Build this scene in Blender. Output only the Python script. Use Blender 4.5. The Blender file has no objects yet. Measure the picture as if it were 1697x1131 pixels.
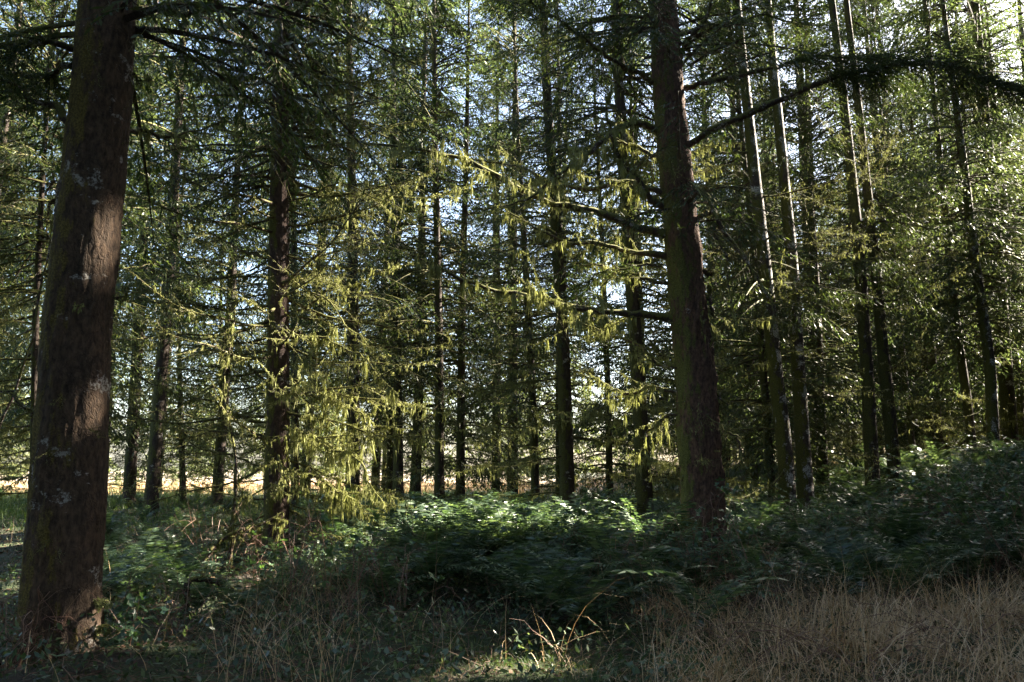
import bpy, math, random
import numpy as np
from mathutils import Vector, Matrix, noise as mn

# ------------------------------------------------------------------ camera, sky, sun, exposure
scene = bpy.context.scene
C = scene.collection
F = 1300.0; CX = 848.5; CY = 565.5; EYE = 1.6
PITCH = math.radians(9.15)
cam = bpy.data.cameras.new('camera'); camo = bpy.data.objects.new('camera', cam); C.objects.link(camo)
camo.location = (0, 0, EYE); camo.rotation_euler = (math.pi/2 + PITCH, 0, 0)
cam.sensor_width = 36; cam.lens = 36*F/1697; cam.clip_end = 3000; cam.clip_start = 0.05
scene.camera = camo
SUN_AZ, SUN_EL = math.radians(63), math.radians(34)          # to the right of the view, clockwise
SUN = np.array([math.sin(SUN_AZ)*math.cos(SUN_EL), math.cos(SUN_AZ)*math.cos(SUN_EL), math.sin(SUN_EL)])
w = bpy.data.worlds.new('World'); scene.world = w; w.use_nodes = True
wn = w.node_tree; bg = wn.nodes['Background']
sk = wn.nodes.new('ShaderNodeTexSky'); sk.sky_type = 'NISHITA'; sk.sun_disc = False
sk.sun_elevation = SUN_EL; sk.sun_rotation = SUN_AZ; sk.air_density = 1.0; sk.dust_density = 2.5; sk.ozone_density = 1.0
wn.links.new(sk.outputs[0], bg.inputs[0]); bg.inputs[1].default_value = 0.052
sl = bpy.data.lights.new('sun', 'SUN'); sl.energy = 5.0; sl.angle = math.radians(0.53); sl.color = (1, .9, .74)
so = bpy.data.objects.new('sun', sl); C.objects.link(so)
so.rotation_euler = Vector(SUN.tolist()).to_track_quat('Z', 'Y').to_euler(); so.location = (30, 20, 40)
scene.view_settings.view_transform = 'Standard'; scene.view_settings.look = 'None'
scene.view_settings.exposure = 3.75; scene.view_settings.gamma = 1
cy = scene.cycles
cy.max_bounces = 6; cy.diffuse_bounces = 4; cy.glossy_bounces = 2; cy.transmission_bounces = 4
cy.sample_clamp_indirect = 4

rng = np.random.default_rng(11)
random.seed(5)

# ------------------------------------------------------------------ helpers
def at(u, v, d):
    """world point seen at pixel (u,v) of the photograph on the plane y = d"""
    x = (u-CX)/F; y = -(v-CY)/F
    dy = math.cos(PITCH) - y*math.sin(PITCH); dz = math.sin(PITCH) + y*math.cos(PITCH)
    return np.array([x*d/dy, d, EYE + dz*d/dy])
def sst(a, b, x):
    t = np.clip((x-a)/(b-a), 0, 1); return t*t*(3-2*t)
def gh(x, y):
    x = np.asarray(x, float); y = np.asarray(y, float)
    h = 1.5*sst(5, 13, x)*sst(9, 18, y)*(1-.5*sst(60, 120, y))
    fade = 1-sst(50, 90, y)
    h = h + fade*(.07*np.sin(x*.9+1.3)*np.sin(y*.7) + .05*np.sin(x*2.1+y*1.3) + .03*np.sin(x*3.7-y*2.9+1) + .015*np.sin(x*9.1+y*7.7))
    return h
def nrm(a):
    return a/np.maximum(np.linalg.norm(a, axis=-1, keepdims=True), 1e-9)

class Geo:
    def __init__(s): s.v = []; s.f = []; s.n = 0
    def add(s, v, f):
        v = np.asarray(v, float).reshape(-1, 3)
        if len(v) == 0: return
        s.v.append(v); s.f.append(np.asarray(f, np.int64).reshape(-1, 4)+s.n); s.n += len(v)
    def arrays(s):
        if not s.v: return np.zeros((0, 3)), np.zeros((0, 4), int)
        return np.concatenate(s.v), np.concatenate(s.f)
def mesh(name, v, f, mat, smooth=True):
    me = bpy.data.meshes.new(name)
    v = np.ascontiguousarray(v, np.float32); f = np.ascontiguousarray(f, np.int32)
    me.vertices.add(len(v)); me.vertices.foreach_set('co', v.ravel())
    me.loops.add(f.size); me.loops.foreach_set('vertex_index', f.ravel())
    me.polygons.add(len(f)); me.polygons.foreach_set('loop_start', np.arange(0, f.size, 4, dtype=np.int32))
    me.polygons.foreach_set('use_smooth', np.full(len(f), smooth, bool))
    me.update(calc_edges=True)
    if mat: me.materials.append(mat)
    return me
def gmesh(name, g, mat, smooth=True):
    v, f = g.arrays(); return mesh(name, v, f, mat, smooth)
def obj(name, me, parent=None, loc=None, label=None, cat=None, group=None, kind=None):
    o = bpy.data.objects.new(name, me); C.objects.link(o)
    if parent: o.parent = parent
    if loc is not None: o.location = tuple(float(c) for c in loc)
    if label: o['label'] = label
    if cat: o['category'] = cat
    if group: o['group'] = group
    if kind: o['kind'] = kind
    return o

def tubes(P, R, S=3):
    P = np.asarray(P, float); N, K, _ = P.shape
    R = np.broadcast_to(np.asarray(R, float), (N, K))
    T = nrm(np.gradient(P, axis=1))
    ref = np.array([.31, .23, .92]); par = np.abs(T@nrm(ref)) > .93
    ref = np.where(par[..., None], np.array([1., .1, 0]), ref)
    a = nrm(np.cross(T, ref)); b = np.cross(T, a)
    th = np.arange(S)*2*np.pi/S
    V = P[:, :, None]+R[:, :, None, None]*(np.cos(th)[:, None]*a[:, :, None]+np.sin(th)[:, None]*b[:, :, None])
    idx = np.arange(N*K*S).reshape(N, K, S)
    i0 = idx[:, :-1]; i1 = idx[:, 1:]
    f = np.stack([i0, np.roll(i0, -1, 2), np.roll(i1, -1, 2), i1], -1)
    return V.reshape(-1, 3), f.reshape(-1, 4)
def leaflets(P, D, L, W, Nv, wide=.45):
    P = P.reshape(-1, 3); D = nrm(D.reshape(-1, 3)); Nv = np.broadcast_to(Nv, P.shape) if np.ndim(Nv) == 1 else Nv.reshape(-1, 3)
    L = np.broadcast_to(L, P.shape[:1] if np.ndim(L) == 0 else np.shape(L)).reshape(-1, 1); W = np.broadcast_to(W, L.shape[:1] if np.ndim(W) == 0 else np.shape(W)).reshape(-1, 1)
    s = nrm(np.cross(D, Nv))
    V = np.stack([P, P+D*L*wide+s*W*.5, P+D*L, P+D*L*wide-s*W*.5], 1)
    return V.reshape(-1, 3), np.arange(len(P)*4).reshape(-1, 4)
def ribbons(P, Wd, side):
    """P (N,K,3), Wd (N,K), side (N,3)"""
    N, K, _ = P.shape
    s = side[:, None]*Wd[..., None]*.5
    V = np.stack([P-s, P+s], 2); idx = np.arange(N*K*2).reshape(N, K, 2)
    f = np.stack([idx[:, :-1, 0], idx[:, :-1, 1], idx[:, 1:, 1], idx[:, 1:, 0]], -1)
    return V.reshape(-1, 3), f.reshape(-1, 4)
def rsph(n, r=rng): return nrm(r.normal(size=(n, 3)))
def resample(pts, n):
    pts = np.asarray(pts, float); d = np.r_[0, np.cumsum(np.linalg.norm(np.diff(pts, axis=0), axis=1))]
    t = np.linspace(0, d[-1], n); out = np.stack([np.interp(t, d, pts[:, k]) for k in range(3)], 1)
    for _ in range(2):
        o = out.copy(); out[1:-1] = .25*o[:-2]+.5*o[1:-1]+.25*o[2:]
    return out

# ------------------------------------------------------------------ materials
def mat_new(name):
    m = bpy.data.materials.new(name); m.use_nodes = True; nt = m.node_tree
    p = nt.nodes['Principled BSDF']; return m, nt, p
def N(nt, t, **k):
    n = nt.nodes.new(t)
    for a, b in k.items():
        if a in n.inputs.keys() if isinstance(a, str) and hasattr(n, 'inputs') else False: n.inputs[a].default_value = b
        else: setattr(n, a, b)
    return n
def ramp(nt, fac, stops):
    r = nt.nodes.new('ShaderNodeValToRGB'); e = r.color_ramp.elements
    while len(e) < len(stops): e.new(.5)
    for i, (p, c) in enumerate(stops):
        e[i].position = p; e[i].color = (*c, 1)
    nt.links.new(fac, r.inputs[0]); return r.outputs[0]
def noise_t(nt, scale, detail=4, coord='Object', mapscale=None, rough=.55):
    tc = nt.nodes.new('ShaderNodeTexCoord'); n = nt.nodes.new('ShaderNodeTexNoise')
    n.inputs['Scale'].default_value = scale; n.inputs['Detail'].default_value = detail; n.inputs['Roughness'].default_value = rough
    src = tc.outputs[coord]
    if mapscale:
        mp = nt.nodes.new('ShaderNodeMapping'); mp.inputs['Scale'].default_value = mapscale
        nt.links.new(src, mp.inputs[0]); src = mp.outputs[0]
    nt.links.new(src, n.inputs['Vector']); return n.outputs['Fac']
def mixc(nt, fac, a, b, mode='MIX'):
    m = nt.nodes.new('ShaderNodeMix'); m.data_type = 'RGBA'; m.blend_type = mode
    if isinstance(fac, (int, float)): m.inputs[0].default_value = fac
    else: nt.links.new(fac, m.inputs[0])
    for i, c in ((6, a), (7, b)):
        if isinstance(c, tuple): m.inputs[i].default_value = (*c, 1)
        else: nt.links.new(c, m.inputs[i])
    return m.outputs[2]
def math_n(nt, op, a, b=None):
    m = nt.nodes.new('ShaderNodeMath'); m.operation = op
    for i, c in enumerate((a, b)):
        if c is None: continue
        if isinstance(c, (int, float)): m.inputs[i].default_value = c
        else: nt.links.new(c, m.inputs[i])
    return m.outputs[0]

def leafmat(name, cols, rough=.5, trans=.4, tint=(1.3, 1.25, .5), spec=.35, objvar=True):
    m, nt, p = mat_new(name)
    geo = nt.nodes.new('ShaderNodeNewGeometry'); oi = nt.nodes.new('ShaderNodeObjectInfo')
    n1 = noise_t(nt, .9, 3, 'Object')
    f = math_n(nt, 'MULTIPLY', geo.outputs['Random Per Island'], .55)
    f = math_n(nt, 'ADD', f, math_n(nt, 'MULTIPLY', n1, .5))
    f = math_n(nt, 'ADD', f, math_n(nt, 'MULTIPLY', math_n(nt, 'SUBTRACT', oi.outputs['Random'], .5), .35 if objvar else 0))
    n = len(cols); col = ramp(nt, f, [(.12+.76*i/max(n-1, 1), c) for i, c in enumerate(cols)])
    nt.links.new(col, p.inputs['Base Color']); p.inputs['Roughness'].default_value = rough
    p.inputs['Specular IOR Level'].default_value = spec
    tr = nt.nodes.new('ShaderNodeBsdfTranslucent'); nt.links.new(mixc(nt, 1.0, col, tint, 'MULTIPLY'), tr.inputs[0])
    mx = nt.nodes.new('ShaderNodeMixShader'); mx.inputs[0].default_value = trans
    nt.links.new(p.outputs[0], mx.inputs[1]); nt.links.new(tr.outputs[0], mx.inputs[2])
    nt.links.new(mx.outputs[0], nt.nodes['Material Output'].inputs[0]); return m

def barkmat(name, base, dark, lichen=(.36, .34, .31), lich_amt=.62, moss=(.085, .08, .02), moss_lo=.5, moss_side=(-1, -.35, 0), scale=1.0, bump=.6):
    m, nt, p = mat_new(name)
    fine = noise_t(nt, 26*scale, 8, mapscale=(1, 1, .45), rough=.65)
    flake = nt.nodes.new('ShaderNodeTexVoronoi'); flake.feature = 'DISTANCE_TO_EDGE'; flake.inputs['Scale'].default_value = 17*scale
    tc = nt.nodes.new('ShaderNodeTexCoord'); mp = nt.nodes.new('ShaderNodeMapping'); mp.inputs['Scale'].default_value = (1, 1, .55)
    nz = nt.nodes.new('ShaderNodeTexNoise'); nz.inputs['Scale'].default_value = 9*scale; nt.links.new(tc.outputs['Object'], nz.inputs['Vector'])
    vadd = nt.nodes.new('ShaderNodeVectorMath'); vadd.operation = 'MULTIPLY_ADD'; vadd.inputs[1].default_value = (.22, .22, .2)
    nt.links.new(nz.outputs['Color'], vadd.inputs[0]); nt.links.new(tc.outputs['Object'], mp.inputs[0]); nt.links.new(mp.outputs[0], vadd.inputs[2])
    nt.links.new(vadd.outputs[0], flake.inputs['Vector'])
    crack = mixc(nt, ramp(nt, noise_t(nt, 7*scale, 5), [(.42, (0, 0, 0)), (.62, (1, 1, 1))]), ramp(nt, flake.outputs['Distance'], [(0, (0, 0, 0)), (.16, (1, 1, 1))]), (.8, .8, .8))
    col = ramp(nt, fine, [(.3, dark), (.55, base), (.75, tuple(min(1, c*1.7) for c in base))])
    col = mixc(nt, mixc(nt, .6, crack, (1, 1, 1)), dark, col)
    wz = noise_t(nt, 3.1*scale, 6, mapscale=(1, 1, .5), rough=.7); col = mixc(nt, ramp(nt, wz, [(.38, (0, 0, 0)), (.6, (.75, .75, .75))]), col, mixc(nt, 1.0, col, (.55, .62, .66), 'MULTIPLY'))
    big = noise_t(nt, 2.6*scale, 6, mapscale=(1, 1, 1.5), rough=.7)
    lm = ramp(nt, big, [(lich_amt, (0, 0, 0)), (lich_amt+.035, (1, 1, 1))])
    fl = ramp(nt, noise_t(nt, 40*scale, 4), [(.4, (0, 0, 0)), (.55, (1, 1, 1))])
    lm2 = mixc(nt, 1.0, lm, fl, 'MULTIPLY')
    col = mixc(nt, lm2, col, lichen)
    geo = nt.nodes.new('ShaderNodeNewGeometry'); dt = nt.nodes.new('ShaderNodeVectorMath'); dt.operation = 'DOT_PRODUCT'
    v = Vector(moss_side).normalized(); dt.inputs[1].default_value = tuple(v); nt.links.new(geo.outputs['Normal'], dt.inputs[0])
    mf = math_n(nt, 'ADD', math_n(nt, 'MULTIPLY', dt.outputs['Value'], .16), noise_t(nt, 5*scale, 6, mapscale=(1, 1, .4), rough=.7))
    mm = ramp(nt, mf, [(moss_lo, (0, 0, 0)), (moss_lo+.06, (1, 1, 1))])
    mc = ramp(nt, noise_t(nt, 60*scale, 3), [(.35, tuple(c*.5 for c in moss)), (.7, tuple(c*1.6 for c in moss))])
    col = mixc(nt, mm, col, mc)
    nt.links.new(col, p.inputs['Base Color']); p.inputs['Roughness'].default_value = .85; p.inputs['Specular IOR Level'].default_value = .25
    b = nt.nodes.new('ShaderNodeBump'); b.inputs['Strength'].default_value = bump; b.inputs['Distance'].default_value = .02
    hh = math_n(nt, 'ADD', math_n(nt, 'MULTIPLY', fine, 1.3), math_n(nt, 'MULTIPLY', crack, .28))
    hh = math_n(nt, 'ADD', hh, math_n(nt, 'MULTIPLY', mm, .35))
    nt.links.new(hh, b.inputs['Height']); nt.links.new(b.outputs[0], p.inputs['Normal'])
    return m

M_needle = leafmat('spruce_needles', [(.012, .024, .011), (.032, .052, .022), (.075, .095, .04)], trans=.45, tint=(1.4, 1.4, .6))
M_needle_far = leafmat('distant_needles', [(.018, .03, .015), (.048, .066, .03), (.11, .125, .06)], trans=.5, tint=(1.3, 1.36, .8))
M_moss = leafmat('hanging_moss', [(.09, .09, .03), (.22, .23, .085), (.38, .39, .19)], rough=.85, trans=.25, tint=(1.1, 1.12, .7), spec=.1)
M_fern = leafmat('fern_green', [(.02, .042, .023), (.05, .088, .048), (.13, .18, .10)], rough=.36, trans=.38, tint=(1.6, 1.55, .75), spec=.45)
M_bramble = leafmat('bramble_leaf', [(.03, .06, .035), (.06, .11, .06), (.10, .17, .06)], rough=.35, trans=.3, tint=(1.4, 1.5, .5), spec=.5)
M_dry = leafmat('dry_grass_blades', [(.24, .14, .065), (.43, .28, .145), (.62, .46, .28)], rough=.6, trans=.3, tint=(1.1, 1.0, .8), spec=.3)
M_straw = leafmat('straw_blades', [(.40, .26, .13), (.58, .43, .25), (.72, .60, .42)], rough=.55, trans=.25, tint=(1.1, 1.0, .8), spec=.35)
M_green = leafmat('green_grass_blades', [(.025, .05, .012), (.05, .09, .02), (.10, .14, .04)], rough=.5, trans=.35, tint=(1.4, 1.4, .5))
M_cover = leafmat('ground_cover_leaves', [(.012, .02, .008), (.03, .05, .018), (.07, .055, .025)], rough=.6, trans=.25)
M_litter = leafmat('litter', [(.04, .022, .014), (.10, .055, .03), (.18, .11, .07)], rough=.8, trans=.1, tint=(1, 1, 1))
M_woods = leafmat('woods_foliage', [(.05, .07, .03), (.10, .13, .05), (.18, .19, .09)], rough=.7, trans=.35, tint=(1.3, 1.3, .6))
M_twig = barkmat('twig_bark', (.07, .045, .035), (.03, .02, .015), lich_amt=.55, moss_lo=.48, moss=(.10, .10, .025), moss_side=(0, 0, 1), scale=2.0, bump=.3)
M_cane = leafmat('bare_cane', [(.10, .04, .03), (.17, .09, .06), (.26, .18, .12)], rough=.5, trans=0, tint=(1, 1, 1))
M_barkA = barkmat('bark_brown_scaly', (.125, .08, .052), (.03, .02, .014), lich_amt=.585, moss=(.13, .10, .028), moss_lo=.565, bump=.9)
M_barkC = barkmat('bark_red_brown', (.16, .088, .058), (.03, .018, .013), lich_amt=.66, moss=(.09, .09, .024), moss_lo=.59, bump=1.0)
M_barkB = barkmat('bark_pinkish', (.10, .062, .05), (.03, .018, .015), lich_amt=.60, moss=(.09, .09, .02), moss_lo=.56, bump=.8)
M_bark = barkmat('bark_grey_brown', (.06, .042, .032), (.02, .014, .011), lich_amt=.60, moss=(.06, .06, .015), moss_lo=.52, scale=1.0)
M_barkL = barkmat('bark_lichened', (.075, .055, .045), (.025, .018, .015), lichen=(.42, .42, .40), lich_amt=.50, moss=(.07, .07, .015), moss_lo=.53)

def groundmat():
    m, nt, p = mat_new('forest_floor')
    n1 = noise_t(nt, 1.2, 6, 'Object', rough=.7); n2 = noise_t(nt, 14, 8, 'Object', rough=.7)
    a = ramp(nt, n2, [(.3, (.012, .009, .006)), (.5, (.035, .025, .015)), (.7, (.07, .045, .028))])
    g = ramp(nt, n2, [(.3, (.012, .022, .006)), (.6, (.04, .06, .014)), (.8, (.07, .085, .02))])
    mm = ramp(nt, n1, [(.42, (0, 0, 0)), (.56, (1, 1, 1))])
    nt.links.new(mixc(nt, mm, a, g), p.inputs['Base Color']); p.inputs['Roughness'].default_value = .95
    b = nt.nodes.new('ShaderNodeBump'); b.inputs['Strength'].default_value = .8; b.inputs['Distance'].default_value = .05
    nt.links.new(n2, b.inputs['Height']); nt.links.new(b.outputs[0], p.inputs['Normal']); return m
def fieldmat():
    m, nt, p = mat_new('dry_field')
    n2 = noise_t(nt, .6, 8, 'Object', rough=.7)
    nt.links.new(ramp(nt, n2, [(.3, (.12, .10, .05)), (.5, (.25, .2, .14)), (.7, (.38, .31, .23))]), p.inputs['Base Color']); p.inputs['Roughness'].default_value = .95; return m

# ------------------------------------------------------------------ ground and field
def sheet(name, xs, ys, dz, mat, kind='structure'):
    X, Y = np.meshgrid(xs, ys, indexing='ij'); Z = gh(X, Y)+dz
    V = np.stack([X, Y, Z], -1).reshape(-1, 3); i = np.arange(len(V)).reshape(X.shape)
    f = np.stack([i[:-1, :-1], i[1:, :-1], i[1:, 1:], i[:-1, 1:]], -1).reshape(-1, 4)
    return obj(name, mesh(name, V, f, mat), kind=kind)
def axis(near, far, step, g=1.12):
    a = [near]; s = step
    while a[-1] < far: a.append(a[-1]+s); s = s*g if a[-1] > 30 else s
    return a
ax = axis(0, 900, .3); xs = np.array([-v for v in ax[:0:-1]]+ax)
ys = np.array([-40, -20, -10, -5, -2]+axis(0, 1200, .3))
sheet('ground', xs, ys, 0, groundmat())
sheet('field', np.linspace(-180, 260, 60), np.array([52, 56, 60, 65, 72, 80, 90, 110, 140, 200, 300, 500]), .02, fieldmat())

# ------------------------------------------------------------------ openings cut into the crowns along sun rays to place sun patches
gaps = []
def gap(u, v, d, r): gaps.append((at(u, v, d), r))
for v_ in (900, 830, 760, 690, 610, 540, 470, 400, 330): gap(466, v_, 13.3, .42)
for u_, v_ in ((520, 700), (560, 760), (600, 700), (640, 640), (620, 800), (560, 860), (500, 820), (420, 880), (520, 600), (570, 540), (520, 450), (640, 520), (600, 400), (700, 450)): gap(u_, v_, 13.0, .6)
for u_ in (760, 800, 840, 880, 920, 950): gap(u_, 846, 12.5, 1.15)
for u_, v_, r_ in ((185, 380, .3), (180, 335, .22), (172, 560, .16), (172, 650, .26), (150, 1065, .55), (145, 1020, .45), (190, 460, .14)): gap(u_, v_, 6.6, r_)
for u_, v_ in ((1160, 340), (1170, 420), (1180, 470), (1040, 300), (1060, 345), (1000, 240)): gap(u_, v_, 12.2, .3)
gap(1040, 470, 12.8, .6); gap(1000, 230, 11.8, .5); gap(960, 345, 11.8, .5); gap(860, 310, 11.6, .5); gap(760, 265, 11.5, .5); gap(980, 510, 11.8, .5); gap(850, 490, 11.7, .5); gap(1060, 310, 12.2, .4); gap(1010, 900, 11.5, .5); gap(1120, 860, 13.5, .6); gap(835, 1100, 6.7, .5); gap(830, 1085, 7.2, .25); gap(300, 930, 10, .5); gap(1270, 430, 18, .8)
NHERO = len(gaps); rgap = np.random.default_rng(2024)
for _ in range(60):
    y_ = rgap.uniform(13, 24); gaps.append((at(rgap.uniform(420, 700), rgap.uniform(100, 860), y_), rgap.uniform(.5, 1.0)))
for _ in range(430):
    y_ = 17+36*rgap.random()**.8; u_ = rgap.uniform(150, 1500) if rgap.random() < .6 else rgap.uniform(420, 1000)
    gaps.append((np.array([(u_-CX)/F*y_, y_, rgap.uniform(0, 4+y_*.3)]), rgap.uniform(.7, 2.0)))
_bank = np.array([(9, 12, 1.8), (9, 15, 2.2), (11, 16, 2.2), (7, 15, 1.6), (6.5, 18, 2), (9, 18, 2.4), (7, 12, 1.2), (11, 13, 2), (13, 18, 2.4), (5, 8, .6), (7, 9.5, .8), (3, 8, .6), (3.2, 12.3, 1.2), (3.2, 12.3, 2.6)]+[(-3.8, 6.6, z_) for z_ in (1, 2.2, 3.4, 4.6, 5.8)])
def _far(p, r_):
    q = _bank-p; return np.linalg.norm(q-(q@SUN)[:, None]*SUN, axis=1).min() > r_+.9
for _ in range(70):
    y_ = rgap.uniform(22, 52); gaps.append((np.array([(rgap.uniform(1150, 1690)-CX)/F*y_, y_, rgap.uniform(1, 5+y_*.25)]), rgap.uniform(.9, 2.2)))
gaps = gaps[:NHERO]+[g for g in gaps[NHERO:] if _far(*g)]
GP = np.array([g[0] for g in gaps]); GR = np.array([g[1] for g in gaps])
def carve(v, f, base, R=4.2, inside=True, hero=False):
    """faces of a crown (already in world axes, relative to base) that are left once the openings are taken out"""
    sh = SUN[:2]/np.linalg.norm(SUN[:2]); q = base[:2]-GP[:, :2]; al = q@sh; off = np.abs(q[:, 0]*sh[1]-q[:, 1]*sh[0])
    sel = np.where((al > -R)&(off < R+GR))[0]
    keep = np.ones(len(f), bool)
    if not len(sel): return f
    # (openings are tested on the crown as it stands)
    c = v[f[:, 0]]+base
    for i in sel:
        if hero and i >= NHERO: continue
        z = GP[i, 2]+al[i]*SUN[2]/np.linalg.norm(SUN[:2])
        if z > 36+base[2]: continue
        q = c-GP[i]; t = q@SUN; d2 = (q*q).sum(1)-t*t; rr = GR[i] if (i < NHERO or not inside) else GR[i]*.42; keep &= ~((d2 < rr**2)&(t > (.3 if i < NHERO else 3)))
    return f[keep]
def lay_crown(name, root, M, src, shared, mat, inside=True, hero=False):
    """crown under root with local matrix M; takes its own mesh where an opening passes through it"""
    v, f = src.arrays(); base = np.array(root.matrix_basis.translation)
    Mw = np.array(root.matrix_basis)@np.array(M); vw = v@Mw[:3, :3].T+Mw[:3, 3]-base
    f2 = carve(vw, f, base, inside=inside, hero=hero)
    if len(f2) == len(f): me = shared
    else:
        used, inv = np.unique(f2, return_inverse=True); me = mesh(name, v[used], inv.reshape(-1, 4), mat, False)
    o = obj(name, me, root); o.matrix_basis = Matrix(np.array(M).tolist()); return o

# ------------------------------------------------------------------ crowns
def crown(seed, H, zb, R, nb=200, tw=14, lf=9, LL=.14, LW=.035, wood=False, curve=.7, dead=.0, top=None):
    r = np.random.default_rng(seed); gl = Geo(); gw = Geo()
    z0 = zb+(H-zb)*(r.random(nb)**1.05); z0 = np.round(z0/.45)*.45+r.normal(0, .06, nb)
    q = np.clip((z0-zb)/(H-zb), 0, 1)
    L = R*(1-q)**curve*r.uniform(.65, 1.1, nb)+.25
    L *= np.clip(.75+q*4, 0, 1)
    az = r.random(nb)*2*np.pi
    p1, p2, p3 = r.uniform(0, 6.28, 3); clump = np.sin(az*2+p1+z0*.35)*np.sin(z0*1.15+p2)+.35*np.sin(az*5+z0*2+p3)+r.normal(0, .12, nb) > -.42
    L = np.where(clump, L, L*.55)
    el = .18+.5*q+r.normal(0, .1, nb)-.15*(q < .3); dr = r.uniform(.3, .62, nb)*(1-.4*q)
    h = np.stack([np.cos(az), np.sin(az), 0*az], -1); sd = np.stack([-np.sin(az), np.cos(az), 0*az], -1)
    up = np.array([0, 0, 1.])
    def pos(t):  # t (B,T)
        return h[:, None]*(L[:, None]*t)[..., None]+up*(z0[:, None]+L[:, None]*(el[:, None]*t-dr[:, None]*t*t+.12*t**3))[..., None]
    K = 7; tt = np.linspace(0, 1, K)[None].repeat(nb, 0)
    br = (.006+.011*L)[:, None]*(1-.88*tt)
    v, f = tubes(pos(tt), br, 3); gw.add(v, f)
    t = (np.arange(tw)+r.uniform(.1, .9, (nb, tw)))/tw*.86+.16; t = np.minimum(t, 1.02)
    B = pos(t)
    s = np.where(np.arange(tw) % 2 == 0, 1, -1)*np.ones((nb, 1))
    slope = el[:, None]-2*dr[:, None]*t+.36*t*t
    fw = r.uniform(.5, .95, (nb, tw))
    D = h[:, None]*fw[..., None]+sd[:, None]*(s*r.uniform(.6, 1, (nb, tw)))[..., None]+up*(slope*.7-r.uniform(.1, .75, (nb, tw)))[..., None]
    D = nrm(D)
    tl = (L[:, None]*.42*(1.08-t)**.8*r.uniform(.6, 1.2, (nb, tw))+.10)
    if wood:
        ss = np.linspace(0, 1, 3)
        P = B[:, :, None]+D[:, :, None]*(tl[..., None]*ss)[..., None]-up*(tl[..., None]*.35*ss**2)[..., None]
        v, f = tubes(P.reshape(-1, 3, 3), np.array([.004, .003, .0015]), 3); gw.add(v, f)
    sl_ = (np.arange(lf)+r.uniform(0, 1, (nb, tw, lf)))/lf
    Pl = B[:, :, None]+D[:, :, None]*(tl[..., None]*sl_)[..., None]-up*(tl[..., None]*.35*sl_**2)[..., None]
    pr = nrm(np.cross(D, up))
    sg = np.where(np.arange(lf) % 2 == 0, 1., -1.)*np.ones((nb, tw, 1))
    Dl = D[:, :, None]*r.uniform(.5, 1, (nb, tw, lf))[..., None]+pr[:, :, None]*(sg*r.uniform(.3, .9, (nb, tw, lf)))[..., None]-up*r.uniform(.1, .8, (nb, tw, lf))[..., None]
    Dl = Dl+r.normal(0, .15, Dl.shape)
    keep = clump[:, None, None]&(r.random((nb, tw, lf)) < np.clip(tl/(lf*LL*.30), .25, 1)[..., None])&(r.random(nb) > dead)[:, None, None]
    ln = LL*r.uniform(.6, 1.3, (nb, tw, lf))
    nv = up+r.normal(0, .45, Pl.shape)
    k = keep.ravel()
    v, f = leaflets(Pl.reshape(-1, 3)[k], Dl.reshape(-1, 3)[k], ln.ravel()[k], np.full(k.sum(), LW)*r.uniform(.7, 1.2, k.sum()), nv.reshape(-1, 3)[k])
    gl.add(v, f); return gl, gw

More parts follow.
